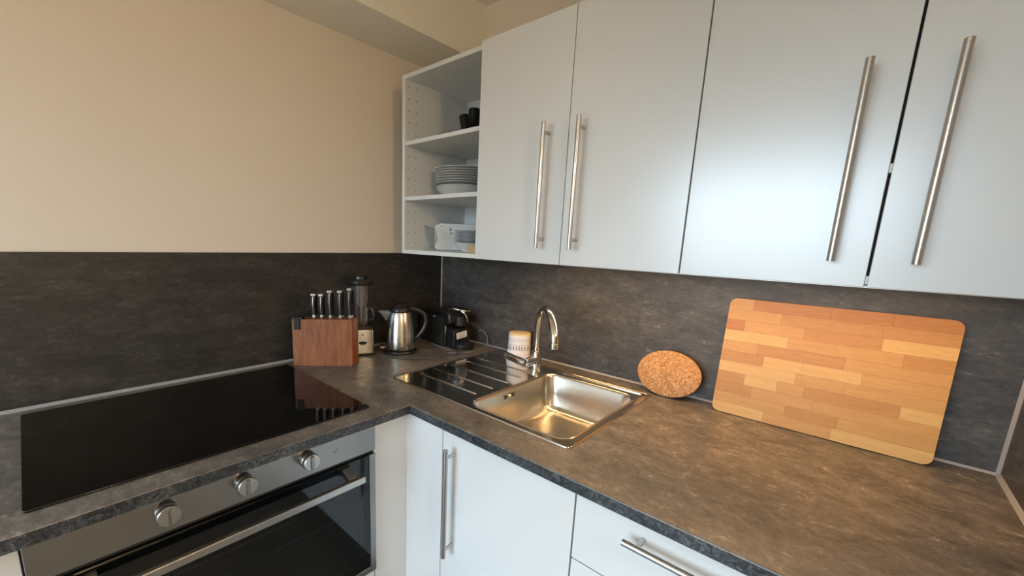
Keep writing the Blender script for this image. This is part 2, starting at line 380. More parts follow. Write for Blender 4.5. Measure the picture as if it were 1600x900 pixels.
obj('plinth', box(FX-0.075, FX-0.06, -1.94, OY0-0.003, ZF, PZ), 'white', lc)

# ------------------------------------------------------------------ worktop (L-shaped, with the sink cut-out)
SX0, SX1, SY0, SY1 = 0.3766, 1.0194, -0.5608, -0.0756
hx0, hx1, hy0, hy1 = 0.683, 1.002, -0.546, -0.122
bm = bmesh.new()
xs = [0.0005, D1, hx0, hx1, W-0.0005]; ys = [-1.98, -D2, hy0, hy1, -0.0005]
vt = {}
def gv(i, j):
    if (i, j) not in vt: vt[i, j] = bm.verts.new((xs[i], ys[j], -TH))
    return vt[i, j]
for i in range(4):
    for j in range(4):
        if j == 0 and i > 0: continue
        if i == 2 and j == 2: continue
        bm.faces.new((gv(i, j), gv(i+1, j), gv(i+1, j+1), gv(i, j+1)))
r = bmesh.ops.extrude_face_region(bm, geom=list(bm.faces))
bmesh.ops.translate(bm, verts=[g for g in r['geom'] if isinstance(g, bmesh.types.BMVert)], vec=(0, 0, TH))
bm.normal_update()
fe = [e for e in bm.edges if len(e.link_faces) == 2 and abs(e.verts[0].co.z) < 1e-6 and abs(e.verts[1].co.z) < 1e-6 and
      (all(abs(v.co.x - D1) < 1e-6 and v.co.y <= -D2+1e-6 for v in e.verts) or all(abs(v.co.y + D2) < 1e-6 and v.co.x >= D1-1e-6 for v in e.verts))]
bmesh.ops.bevel(bm, geom=fe, offset=0.0022, segments=2, affect='EDGES', profile=0.5)
bm.normal_update()
for f in bm.faces:
    c = f.calc_center_median()
    if abs(f.normal.z) < 0.5 and c.z < -0.003 and (abs(c.x - D1) < 0.004 or abs(c.y + D2) < 0.004): f.material_index = 1
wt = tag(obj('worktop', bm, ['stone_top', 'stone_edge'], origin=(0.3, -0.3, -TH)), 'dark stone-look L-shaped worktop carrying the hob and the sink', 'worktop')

# ------------------------------------------------------------------ hob
HX0, HX1, HY0, HY1 = 0.045, 0.5395, -1.3705, -0.7475
hb = thing('induction_hob', (0.29, -1.06, 0.0003), 'flat black glass induction hob set on the worktop', 'hob')
obj('glass_plate', prism(rrect(HX0, HX1, HY0, HY1, 0.006), lambda a, b: (a, b, 0.0003), lambda a, b: (a, b, 0.0042)), 'hob', hb, bevel=0.0012)
bm = bmesh.new()
for k in range(3): box(0.476, 0.4775, -1.0 + 0.02*k, -0.992 + 0.02*k, 0.00425, 0.0044, bm)
tag(obj('control_marks', bm, mat('hob_print', (0.012, 0.012, 0.012), 0.3), hb), kind='stuff')

# ------------------------------------------------------------------ oven
OX = 0.570
ov = thing('built_in_oven', (0.33, -1.065, -0.465), 'stainless steel built-in oven with three knobs and dark glass door', 'oven')
OT, FB, OB = bt-0.001, -0.1035, -0.4625
obj('fascia', box(0.54, OX, OY0, OY1, FB, OT), 'steel_fascia', ov, bevel=0.0015)
obj('gap_strip', box(0.54, OX-0.010, OY0+0.004, OY1-0.004, FB-0.010, FB), 'dark', ov)
cb = bmesh.new(); cy0, cy1, cz0, cz1 = OY0+0.05, OY1-0.05, -0.44, -0.15
box(0.05, 0.06, OY0+0.03, OY1-0.03, -0.46, FB-0.010, cb); box(0.06, 0.535, OY0+0.03, cy0, -0.46, FB-0.010, cb); box(0.06, 0.535, cy1, OY1-0.03, -0.46, FB-0.010, cb)
box(0.06, 0.535, cy0, cy1, -0.46, cz0, cb); box(0.06, 0.535, cy0, cy1, cz1, FB-0.010, cb)
obj('cavity', cb, 'cavity', ov)
for z in (-0.252, -0.31):
    rk = bmesh.new(); tube([(0.50, cy0+0.004, z), (0.50, cy1-0.004, z)], 0.0022, 8, rk); tube([(0.10, cy0+0.004, z), (0.10, cy1-0.004, z)], 0.0022, 8, rk)
    for k in range(5):
        y = cy0 + 0.02 + k*(cy1-cy0-0.04)/4; tube([(0.10, y, z), (0.50, y, z)], 0.0013, 6, rk)
    obj('rack', rk, 'steel', ov, smooth=True)
dz1 = FB - 0.010
od = thing('door', (0.33, -1.065, -0.465)); od.parent = ov; od.location = (0, 0, 0)
bm = box(0.536, OX, OY0, OY0+0.018, OB, dz1); box(0.536, OX, OY1-0.018, OY1, OB, dz1, bm); box(0.536, OX, OY0+0.018, OY1-0.018, OB, OB+0.018, bm)
obj('door_frame', bm, 'steel_fascia', od, bevel=0.0012)
obj('door_glass', box(0.556, OX-0.002, OY0+0.018, OY1-0.018, OB+0.018, dz1-0.001), 'oven_glass', od)
obj('door_lining', box(0.538, 0.554, OY0+0.019, OY1-0.019, -0.170, dz1-0.002), 'black', od)
hz = -0.1475
obj('door_handle', box(0.600, 0.612, OY0+0.05, -0.8085, hz-0.009, hz+0.008), 'steel', od, bevel=0.002)
for y in (OY0+0.066, -0.836):
    obj('handle_bracket', prism([(OX-0.002, hz+0.022), (0.600, hz+0.006), (0.600, hz-0.006), (OX-0.002, hz+0.004)], lambda a, b: (a, y-0.011, b), lambda a, b: (a, y+0.011, b)), 'steel_fascia', od, bevel=0.001)
for y in (-1.200, -1.070, -0.937):
    z = -0.057
    R_ = Matrix.Translation((OX, y, z)) @ Matrix.Rotation(PI/2, 4, 'Y')
    bm = lathe((0, 0, 0), [(0.0, 0.0005), (0.0190, 0.0005), (0.0190, 0.016), (0.0175, 0.018)], 36); xf(bm, R_)
    k = obj('knob', bm, 'steel', ov, smooth=True)
    bm = lathe((0, 0, 0), [(0.0178, 0.018), (0.0178, 0.0195)], 36); xf(bm, R_); obj('groove', bm, 'dark', k)
    bm = lathe((0, 0, 0), [(0.0185, 0.0195), (0.0190, 0.0205), (0.0190, 0.030), (0.0175, 0.032), (0.0, 0.032)], 36); xf(bm, R_)
    obj('cap', bm, 'steel', k, smooth=True)
    bm = box(0.032, 0.036, -0.0035, 0.0035, -0.016, 0.016); xf(bm, Matrix.Translation((OX, y, z))); obj('grip', bm, 'steel_fascia', k, bevel=0.001)
    bm = bmesh.new()
    for a in range(8):
        an = PI*0.2 + a*PI*1.6/7
        cyl((OX, y + 0.027*math.sin(an), z + 0.0235*math.cos(an)), (1, 0, 0), 0.0009, 0.0009, 0.0003, 8, bm)
    tag(obj('printed_scale', bm, 'print', ov), kind='stuff')
bm = prism([(-0.868, -0.070), (-0.865, -0.070), (-0.858, -0.0635), (-0.861, -0.0635)], lambda a, b: (OX, a, b), lambda a, b: (OX+0.0004, a, b))
prism([(-0.872, -0.069), (-0.869, -0.069), (-0.866, -0.066), (-0.869, -0.066)], lambda a, b: (OX, a, b), lambda a, b: (OX+0.0004, a, b), bm)
obj('symbol', bm, 'print', ov)

# ------------------------------------------------------------------ wall cabinets
YS = -0.328; YD = YS - 0.019
sh = thing('open_shelf_cabinet', (0.325, -0.16, ZC), 'open white wall shelf unit in the corner holding crockery', 'shelf')
XL, XI, XE, PT = 0.128, 0.1435, 0.5075, 0.0135
obj('side_panel', box(XL, XI, YS, -0.001, ZC, ZT), 'carcass', sh, bevel=0.0006)
obj('side_panel', box(XE, 0.5228, YS, -0.001, ZC, ZT), 'carcass', sh, bevel=0.0006)
obj('top_panel', box(XI, XE, YS, -0.001, ZT-PT, ZT), 'carcass', sh, bevel=0.0006)
obj('bottom_panel', box(XI, XE, YS, -0.001, ZC, ZC+0.0145), 'carcass', sh, bevel=0.0006)
obj('back_panel', box(XI, XE, -0.006, -0.0015, ZC+0.0145, ZT-PT), 'carcass', sh)
Z1, Z2 = 0.7805, 0.5885
for z in (Z1, Z2): obj('shelf', box(XI+0.0005, XE-0.0005, YS+0.001, -0.0065, z-PT, z), 'carcass', sh, bevel=0.0006)
bm = bmesh.new()
for zs in ([0.4205+0.0388*k for k in range(4)], [0.615+0.0388*k for k in range(4)], [0.8085+0.0392*k for k in range(5)]):
    for z in zs:
        for y in (-0.312, -0.276, -0.032):
            cyl((XI-0.0001, y, z), (1, 0, 0), 0.0020, 0.0020, 0.0005, 10, bm)
tag(obj('pin_holes', bm, 'dark', sh), kind='stuff')
hr = 0.0058
def wall_cab(x0, x1, doors, label, gap):
    c = thing('wall_cabinet', ((x0+x1)/2, -0.16, ZC), label, 'cabinet', 'white wall cabinets above the worktop')
    obj('body', box(x0+0.0008, x1-0.0008, YS, -0.001, ZC+0.001, ZT-0.001), 'carcass', c)
    for a, b, hx in doors:
        d = obj('door', box(a, b, YD, YS-0.001, ZC, ZT), 'white', c, bevel=0.0012)
        bar_handle(d, (hx, YD-0.032, 0.424), (hx, YD-0.032, 0.7395), hr, (0, -0.032, 0), 0.0235)
    return c
X1, X2, X3, X4 = 0.5235, 0.8290, 1.1297, 1.4283
wall_cab(X1, X3, ((X1, X2-0.0009, 0.774), (X2+0.0009, X3-0.0012, 0.8737)), 'white two-door wall cabinet next to the open shelf unit', 0)
cB = wall_cab(X3, W-0.001, ((X3+0.0012, X4-0.0018, 1.378), (X4+0.0018, W-0.003, 1.4795)), 'white two-door wall cabinet above the wooden cutting board', 0)
obj('gap_shade', box(X4-0.006, X4+0.006, YS-0.0010, YS-0.0002, ZC+0.003, ZT-0.003), 'dark', cB)  # dark strip standing in for the shade in the gap between the doors
for z in (0.575, 0.394): obj('door_buffer', box(X4-0.0017, X4+0.0017, YD+0.002, YS-0.001, z-0.007, z+0.007), 'carcass', cB)
ld = thing('under_cabinet_light', (1.11, -0.215, 0.374), 'slim warm light strip fixed under the wall cabinets', 'lamp')
obj('housing', box(0.55, 1.67, -0.231, -0.199, 0.3745, ZC), 'steel', ld)

# ------------------------------------------------------------------ sink
sk = thing('kitchen_sink', (0.7, -0.32, 0.0), 'inset stainless steel sink with single bowl and ribbed drainer', 'sink')
zt_ = 0.0032
outl = rrect(SX0, SX1, SY0, SY1, 0.014, 5); BX0, BX1, BY0, BY1 = 0.689, 0.996, -0.537, -0.129
inl = rrect(BX0, BX1, BY0, BY1, 0.045, 8)
bm = bmesh.new(); es = []
inset = rrect(SX0+0.006, SX1-0.006, SY0+0.006, SY1-0.006, 0.010, 5)
for L in (inset, inl):
    vs = [bm.verts.new((x, y, 0.0012)) for x, y in L]; es += [bm.edges.new((vs[i], vs[(i+1) % len(vs)])) for i in range(len(vs))]
bmesh.ops.triangle_fill(bm, use_beauty=True, use_dissolve=False, edges=es, normal=(0, 0, 1))
obj('deck', bm, 'sink', sk)
lo = []
for d, z in ((0.0, 0.0002), (0.0004, 0.0026), (0.0018, zt_+0.0006), (0.0042, zt_), (0.0062, 0.0011)):
    lo.append([(x, y, z) for x, y in rrect(SX0+d, SX1-d, SY0+d, SY1-d, 0.014-d, 5)])
obj('rim', loft(lo, cap1=False), 'sink', sk, smooth=True)
lo = []
for d, z, r in ((-0.0035, 0.0013, 0.0485), (-0.002, 0.0030, 0.047), (0.0, 0.0030, 0.045), (0.002, 0.0012, 0.043), (0.0045, -0.006, 0.041), (0.011, -0.060, 0.040), (0.018, -0.098, 0.040), (0.023, -0.108, 0.037), (0.032, -0.1155, 0.033), (0.044, -0.119, 0.028)):
    lo.append([(x, y, z) for x, y in rrect(BX0+d, BX1-d, BY0+d, BY1-d, r, 8)])
DX, DY = 0.815, -0.345
n = len(lo[0]); dl = []
for k, (x, y, z) in enumerate(lo[-1]):
    a = math.atan2(y-DY, x-DX); dl.append((DX + 0.038*math.cos(a), DY + 0.038*math.sin(a), -0.1225))
lo.append(dl)
bw = obj('bowl', loft(lo, cap1=True), 'bowl', sk, smooth=True)
dn = obj('drain', lathe((DX, DY, -0.1222), [(0.039, 0.0), (0.040, 0.0016), (0.036, 0.0022), (0.033, -0.001), (0.022, -0.001), (0.020, 0.001), (0.019, 0.0045), (0.0, 0.006)], 36), 'chrome', bw, smooth=True)
for k, (y, z) in enumerate(((-0.374, -0.019), (-0.374, -0.025), (-0.356, -0.019), (-0.356, -0.025), (-0.338, -0.019), (-0.338, -0.025))):
    if k in (2, 3): continue
    obj('overflow_slot', box(0.6935, 0.6975, y-0.006, y+0.006, z-0.0018, z+0.0018), 'dark', bw)
obj('overflow_screw', cyl((0.694, -0.356, -0.022), (1, 0, 0), 0.006, 0.005, 0.004, 18), 'chrome', bw)
for y in (-0.467, -0.396, -0.322, -0.247, -0.182):
    bm = bmesh.new(); tube([(0.403, y, 0.0005), (0.408, y, 0.0015), (0.655, y, 0.0015), (0.662, y, 0.0005)], [0.0008, 0.0027, 0.0027, 0.0008], 10, bm)
    obj('drainer_rib', bm, 'sink', sk, smooth=True)
obj('ledge_bead', tube([(0.70, -0.098, 0.001), (0.706, -0.098, 0.002), (0.990, -0.098, 0.002), (0.996, -0.098, 0.001)], [0.001, 0.0032, 0.0032, 0.001], 10), 'sink', sk, smooth=True)

# ------------------------------------------------------------------ tap
TX, TY = 0.655, -0.162
tp = thing('mixer_tap', (TX, TY, 0.0013), 'chrome gooseneck mixer tap with side lever standing on the sink', 'tap')
obj('body', lathe((TX, TY, 0.0013), [(0.0, 0.0), (0.021, 0.0), (0.021, 0.004), (0.0175, 0.006), (0.0165, 0.010), (0.0165, 0.062), (0.0150, 0.066), (0.0150, 0.076), (0.0130, 0.078), (0.0, 0.078)], 32), 'chrome', tp, smooth=True)
u = Vector((0.74, -0.68, 0)).normalized(); pts = [(TX, TY, 0.075), (TX, TY, 0.12), (TX, TY, 0.158)]
for k in range(1, 19):
    a = PI*k/18; p = Vector((TX, TY, 0.158)) + u*0.1*(1-math.cos(a)) + Vector((0, 0, 0.078*math.sin(a))); pts.append(tuple(p))
pe = Vector(pts[-1]); pts.append((pe.x, pe.y, 0.148))
sp = obj('spout', tube(pts, [0.0108 + 0.0022*min(1, max(0, (k-3)/14)) for k in range(len(pts))], 20), 'chrome', tp, smooth=True)
obj('aerator', cyl((pe.x, pe.y, 0.1375), (0, 0, 1), 0.0138, 0.0138, 0.016, 22), 'chrome', sp, bevel=0.001)
lv = obj('lever_hub', tube([(TX-0.002, TY, 0.047), (TX+0.006, TY-0.075, 0.050)], [0.0150, 0.0165], 22), 'chrome', tp, smooth=True)
obj('lever', tube(spline([(TX+0.006, TY-0.070, 0.051), (TX-0.015, TY-0.072, 0.052), (TX-0.05, TY-0.064, 0.053), (TX-0.085, TY-0.055, 0.054)], 5), [0.0135]*8+[0.0125]*8, 14), 'chrome', lv, smooth=True)

# ------------------------------------------------------------------ printed packet behind the tap
KX, KY = 0.5065, -0.0585
pk = thing('printed_canister', (KX, KY, 0.0035), 'white printed fabric-covered canister with pale lid behind the tap', 'canister')
N8 = 40
def ring8(r, z, sq=0.10, dx=0.0): return [(KX + dx + r*(1 + sq*math.cos(4*(2*PI*i/N8) + 0.6))*math.cos(2*PI*i/N8), KY + r*(1 + sq*math.cos(4*(2*PI*i/N8) + 0.6))*math.sin(2*PI*i/N8), z) for i in range(N8)]
prof = [(0.047, 0.0035, -0.003), (0.0495, 0.008, -0.003), (0.0475, 0.018, -0.002), (0.0455, 0.04, 0), (0.0440, 0.070, 0), (0.0447, 0.074, 0), (0.0437, 0.078, 0), (0.0447, 0.083, 0), (0.0435, 0.088, 0), (0.0440, 0.094, 0)]
obj('body', loft([ring8(r, z, 0.05, dx) for r, z, dx in prof], cap0=True, cap1=True), 'cloth', pk, smooth=True)
obj('lid', loft([ring8(0.0440, 0.0941, 0.05), ring8(0.0430, 0.099, 0.05), ring8(0.040, 0.1005, 0.05)], cap0=True), 'clothtop', pk, smooth=True)
bm = bmesh.new()
for z in (0.0745, 0.0795, 0.0845):
    loft([ring8(0.0452, z, 0.05), ring8(0.0452, z+0.0010, 0.05)], bm, cap1=False)
cdir = math.atan2(-1.32-KY, 1.42-KX)
for k, a in enumerate([cdir - 1.15 + 0.23*j for j in range(11)]):
    rr = 0.0463*(1 + 0.05*math.cos(4*a + 0.6)) + 0.0004
    for (z0, z1, wd) in ((0.040, 0.056, 0.0022), (0.060, 0.062, 0.0032), (0.0245, 0.027, 0.003 if k % 2 else 0.001)):
        tx, ty = -math.sin(a), math.cos(a); px, py = KX + rr*math.cos(a), KY + rr*math.sin(a)
        vs = [bm.verts.new((px + tx*s*wd, py + ty*s*wd, z)) for s, z in ((-1, z0), (1, z0), (1, z1), (-1, z1))]; bm.faces.new(vs)
obj('print', bm, mat('grey_lilac_print', (0.30, 0.27, 0.30), 0.8), pk)

# ------------------------------------------------------------------ cutting board
th_ = math.atan2(0.034, 0.308); BL = 0.3105; BW = 0.4165; BT = 0.016
bo = Vector((1.1742, -0.0625, 0.0022))
bd = thing('cutting_board', bo, 'large rectangular oak cutting board leaning against the splashback', 'cutting board')
e1 = Vector((1, 0.003, 0)).normalized(); e2 = Vector((0, math.sin(th_), math.cos(th_))); e3 = e1.cross(e2)*-1
rows = [([0, .28, .60, 1], [2, 3, 2]), ([0, .38, .62, 1], [3, 1, 3]), ([0, .2, .5, 1], [1, 3, 3]), ([0, .15, .32, .45, .85, 1], [1, 2, 3, 1, 2]), ([0, .40, .62, 1], [2, 3, 3]),
        ([0, .23, .42, .68, 1], [1, 2, 2, 3]), ([0, .19, .60, 1], [3, 1, 3]), ([0, .33, .55, .82, 1], [2, 3, 3, 1]), ([0, .10, .40, .73, 1], [0, 3, 1, 2]), ([0, .28, .72, 1], [3, 1, 1]), ([0, .13, .50, .75, 1], [3, 0, 0, 0])]
hR = BL/len(rows); CR = 0.017; g = 0.00012
def bpt(a, b, c): return bo + e1*a + e2*b + e3*c
for j, (js, tn) in enumerate(rows):
    for k in range(len(js)-1):
        a0, a1, b0, b1 = js[k]*BW, js[k+1]*BW, j*hR, (j+1)*hR
        L = []
        def corner(cx, cy, a, sx, sy):
            for i in range(6): L.append((cx + CR*math.cos(a + PI/2*i/5), cy + CR*math.sin(a + PI/2*i/5)))
        fi, la, lo_, hi = k == 0, k == len(js)-2, j == 0, j == len(rows)-1
        if la and hi: corner(a1-CR, b1-CR, 0, 1, 1)
        else: L.append((a1 - (0 if la else g), b1 - (0 if hi else g)))
        if fi and hi: corner(a0+CR, b1-CR, PI/2, -1, 1)
        else: L.append((a0 + (0 if fi else g), b1 - (0 if hi else g)))
        if fi and lo_: corner(a0+CR, b0+CR, PI, -1, -1)
        else: L.append((a0 + (0 if fi else g), b0 + (0 if lo_ else g)))
        if la and lo_: corner(a1-CR, b0+CR, 3*PI/2, 1, -1)
        else: L.append((a1 - (0 if la else g), b0 + (0 if lo_ else g)))
        pr = prism(L, lambda a, b: bpt(a, b, BT), lambda a, b: bpt(a, b, random.Random(j*31+k).uniform(0, 0.00015)))
        obj('stave', pr, 'oak%d' % tn[k], bd)

# ------------------------------------------------------------------ cork trivet
ck = Vector((1.0455, -0.066, 0.0008)); tc = math.atan2(0.040, 0.13)
f2 = Vector((0, math.sin(tc), math.cos(tc))); f1 = Vector((1, 0, 0)); f3 = Vector((0, math.cos(tc), -math.sin(tc)))
bm = bmesh.new(); lo = []
for cc, s in ((0.0, 0.985), (0.0008, 1.0), (0.0082, 1.0), (0.009, 0.985)):
    lo.append([ck + Vector((0, 0, 0.0026)) + f1*(0.0895*s*math.cos(2*PI*i/56)) + f2*(0.0685 + 0.0685*s*math.sin(2*PI*i/56)) + f3*cc for i in range(56)])
tag(obj('cork_trivet', loft(lo, bm, cap0=True, cap1=True), 'cork', origin=tuple(ck), smooth=True), 'round cork trivet leaning on the splashback between sink and cutting board', 'trivet')

# ------------------------------------------------------------------ knife block and knives
A = Vector((0.0657, -0.7363, 0)); B = Vector((0.1928, -0.5872, 0)); d = (B-A).normalized(); nb = Vector((-0.0275, 0.0385, 0)).normalized(); LN = (B-A).length; DP = 0.052
def kp(s, t, z): return A + d*s + nb*t + Vector((0, 0, z))
kb = thing('knife_block', kp(LN/2, DP/2, 0.0005), 'reddish wooden knife block standing beside the hob', 'knife block')
def kbox(s0, s1, t0, t1, z0, z1):
    bm = bmesh.new(); v = [bm.verts.new(kp(s, t, z)) for s in (s0, s1) for t in (t0, t1) for z in (z0, z1)]
    for f in ((0, 1, 3, 2), (4, 6, 7, 5), (0, 4, 5, 1), (2, 3, 7, 6), (0, 2, 6, 4), (1, 5, 7, 3)): bm.faces.new([v[i] for i in f])
    return bm
HB = 0.162
obj('front_panel', kbox(0, LN-0.001, 0, 0.014, 0.0005, HB), 'block', kb, bevel=0.001)
obj('core', kbox(0.002, LN-0.012, 0.0142, DP-0.0142, 0.0005, HB-0.010), 'blackm', kb)
obj('back_panel', kbox(0, LN-0.001, DP-0.014, DP, 0.0005, HB), 'block', kb, bevel=0.001)
obj('end_panel', kbox(LN-0.0115, LN, 0.0142, DP-0.0142, 0.0005, HB), 'block_side', kb, bevel=0.001)
ks = [(0.322, 0.2464, 0), (0.450, 0.2458, 0), (0.600, 0.2582, 1), (0.770, 0.2589, 1), (0.930, 0.2675, 1)]
knames = ['short black-handled knife in the block, nearest the black clip', 'short black-handled knife, second from the black clip on the block', 'long black-handled knife in the middle of the five in the block', 'long black-handled knife, second from the blender in the block', 'tallest black-handled knife in the block, nearest the blender']
for (s, top, big), lab in zip(ks, knames):
    s *= LN; hw = 0.0085 + 0.002*big; tk = 0.0080; z0 = 0.1645; t0 = DP/2
    kn = thing('kitchen_knife', kp(s, t0, 0.157), lab, 'knife', 'knives in the block')
    # blade plane lies across the block (edge towards the camera side)
    obj('blade', kbox(s-0.0009, s+0.0009, t0-0.009, t0+0.009, HB-0.0095, z0), 'steel', kn)
    obj('bolster', kbox(s-tk*0.62, s+tk*0.62, t0-hw*0.95, t0+hw*0.9, z0, z0+0.010), 'steel', kn, bevel=0.0015)
    for side in (-1, 1):
        bm = bmesh.new(); lo = []
        for q in range(9):
            f = q/8; z = z0+0.010 + f*(top-0.0095-z0-0.010); bul = 1 + 0.16*math.sin(f*PI) - 0.05*math.sin(f*2*PI)
            off = -0.0022*math.sin(f*PI*1.0)
            lo.append([kp(s + side*a, t0 + b*hw*bul + off, z) for a, b in ((0.0010, -0.97), (tk*0.85, -0.80), (tk, -0.25), (tk, 0.45), (tk*0.7, 0.95), (0.0010, 1.0))])
        obj('grip_scale', loft(lo, cap0=True), 'grip', kn, smooth=True)
    bm = bmesh.new(); lo = []
    for q in range(9):
        f = q/8; z = z0+0.010 + f*(top-0.0095-z0-0.010); bul = 1 + 0.16*math.sin(f*PI) - 0.05*math.sin(f*2*PI); off = -0.0022*math.sin(f*PI)
        lo.append([kp(s + a, t0 + b*hw*bul + off, z) for a, b in ((-0.0009, -1.0), (0.0009, -1.0), (0.0009, 0.9), (-0.0009, 0.9))])
    obj('tang', loft(lo, cap0=True), 'steel', kn)
    obj('end_cap', kbox(s-tk, s+tk, t0-hw*1.15, t0+hw*1.05, top-0.0095, top), 'steel', kn, bevel=0.0022, seg=3)
cl = thing('black_clip', kp(0.02, 0.0, 0.135), 'small black clip hooked over the top corner of the knife block', 'clip')
obj('clip_bar', kbox(0.003, 0.037, -0.0055, 0.0125, HB+0.0003, HB+0.008), 'grip', cl, bevel=0.001)
obj('clip_tongue', kbox(0.009, 0.028, -0.0055, -0.0008, HB-0.034, HB+0.0002), 'grip', cl, bevel=0.001)

# ------------------------------------------------------------------ blender
bx, by = 0.066, -0.472; an = math.atan2(-0.45, 0.9)
RB = Matrix.Translation((bx, by, 0)) @ Matrix.Rotation(an, 4, 'Z')
bl = thing('jug_blender', (bx, by, 0.0005), 'steel and glass jug blender between knife block and kettle', 'blender')
def rl(r0, r1, z0, z1, cr, parent, name, m, **k):
    a = rrect(-r0, r0, -r0, r0, cr, 6); b = rrect(-r1, r1, -r1, r1, cr, 6)
    bm = loft([[(x, y, z0) for x, y in a], [(x, y, z1) for x, y in b]], cap0=True); xf(bm, RB)
    return obj(name, bm, m, parent, **k)
rl(0.043, 0.043, 0.0005, 0.008, 0.012, bl, 'foot', 'black', bevel=0.001)
rl(0.043, 0.041, 0.0082, 0.098, 0.012, bl, 'base', 'kettle', bevel=0.0015)
rl(0.0405, 0.034, 0.0982, 0.112, 0.012, bl, 'collar', 'black', bevel=0.002)
bm = prism([(0.015*math.cos(2*PI*i/24), 0.0065*math.sin(2*PI*i/24)) for i in range(24)], lambda a, b: (0.0412, a, 0.049+b), lambda a, b: (0.0436, a, 0.049+b)); xf(bm, RB); obj('oval_badge', bm, 'black', bl)
bm = cyl((0.0412, 0.0, 0.080), (1, 0, 0), 0.003, 0.003, 0.0018, 14); xf(bm, RB); obj('switch', bm, 'black', bl)
bm = lathe((0, 0, 0), [(0.026, 0.113), (0.027, 0.125), (0.0285, 0.19), (0.030, 0.262), (0.0285, 0.262), (0.027, 0.19), (0.0255, 0.127), (0.0, 0.121)], 32); xf(bm, RB)
jg = obj('jar', bm, 'glass', bl, smooth=True)
for k in range(4):
    a = k*PI/2 + 0.5; bm = tube([(0.0268*math.cos(a), 0.0268*math.sin(a), 0.128), (0.0285*math.cos(a), 0.0285*math.sin(a), 0.258)], 0.0017, 8); xf(bm, RB); obj('glass_rib', bm, 'glass', jg, smooth=True)
bm = tube(spline([(0.012, 0.027, 0.132), (0.016, 0.041, 0.137), (0.018, 0.044, 0.155), (0.016, 0.038, 0.172), (0.013, 0.028, 0.175)], 5), 0.004, 10); xf(bm, RB); obj('jar_handle', bm, 'glass', jg, smooth=True)
bm = lathe((0, 0, 0), [(0.0, 0.2625), (0.042, 0.2625), (0.0445, 0.266), (0.044, 0.277), (0.038, 0.282), (0.024, 0.285), (0.023, 0.294), (0.0, 0.295)], 36); xf(bm, RB); ld_ = obj('lid', bm, 'black', bl, smooth=True)

# ------------------------------------------------------------------ kettle
kx, ky = 0.137, -0.343
kt = thing('electric_kettle', (kx, ky, 0.0005), 'brushed steel electric kettle with black lid and handle', 'kettle')
obj('power_base', lathe((kx, ky, 0.0005), [(0.0, 0.0), (0.064, 0.0), (0.066, 0.004), (0.064, 0.009), (0.056, 0.012), (0.0, 0.012)], 44), 'black', kt, smooth=True)
obj('body', lathe((kx, ky, 0.0), [(0.0, 0.0130), (0.054, 0.0130), (0.0578, 0.016), (0.0590, 0.022), (0.0585, 0.05), (0.0560, 0.09), (0.0515, 0.125), (0.0455, 0.152), (0.0430, 0.159), (0.040, 0.1605), (0.0, 0.1605)], 56), 'kettle', kt, smooth=True)
ldk = obj('lid', lathe((kx, ky, 0.1606), [(0.041, 0.0), (0.0415, 0.004), (0.038, 0.015), (0.029, 0.024), (0.014, 0.030), (0.0, 0.0315)], 44), 'black', kt, smooth=True)
# spout points left, handle right, seen side-on
sd = Vector((-0.635, -0.773, 0))       # spout direction (leftwards in view)
sdn = Vector((-sd.y, sd.x, 0)); K = Vector((kx, ky, 0))
bm = bmesh.new()
lo = []
for (rad, z, hw) in ((0.0435, 0.157, 0.020), (0.074, 0.163, 0.007)):
    pass
def sp(rad, side, z): return K + sd*rad + sdn*side + Vector((0, 0, z))
top = [sp(0.034, -0.022, 0.1605), sp(0.084, -0.003, 0.161), sp(0.084, 0.003, 0.161), sp(0.034, 0.022, 0.1605)]
bot = [sp(0.0440, -0.012, 0.122), sp(0.056, -0.002, 0.124), sp(0.056, 0.002, 0.124), sp(0.0440, 0.012, 0.122)]
mid = [sp(0.040, -0.019, 0.148), sp(0.073, -0.003, 0.150), sp(0.073, 0.003, 0.150), sp(0.040, 0.019, 0.148)]
obj('spout', loft([bot, mid, top], bm, cap0=True), 'spout', kt, bevel=0.001)
hp = spline([tuple(sp(-0.030, 0, 0.172)), tuple(sp(-0.062, 0, 0.168)), tuple(sp(-0.092, 0, 0.150)), tuple(sp(-0.100, 0, 0.118)), tuple(sp(-0.086, 0, 0.082)), tuple(sp(-0.064, 0, 0.056)), tuple(sp(-0.055, 0, 0.044))], 6)
obj('handle', tube(hp, 0.0085, 12), 'black', kt, smooth=True)
obj('emblem', cyl(K + (Vector((0.80, -0.60, 0))*0.0592) + Vector((0, 0, 0.028)), (0.80, -0.60, 0), 0.0022, 0.0022, 0.0008, 12), 'blackm', kt)
obj('switch', box(kx-0.04-0.008, kx-0.04+0.008, ky-0.062, ky-0.050, 0.013, 0.020), 'label', kt, bevel=0.002)
kc = obj('power_cord', tube(spline([(0.128, -0.407, 0.0045), (0.165, -0.43, 0.0032), (0.222, -0.408, 0.0032), (0.276, -0.370, 0.0032), (0.305, -0.308, 0.0032), (0.312, -0.262, 0.0032)], 6), 0.0026, 8), 'cable', kt, smooth=True)

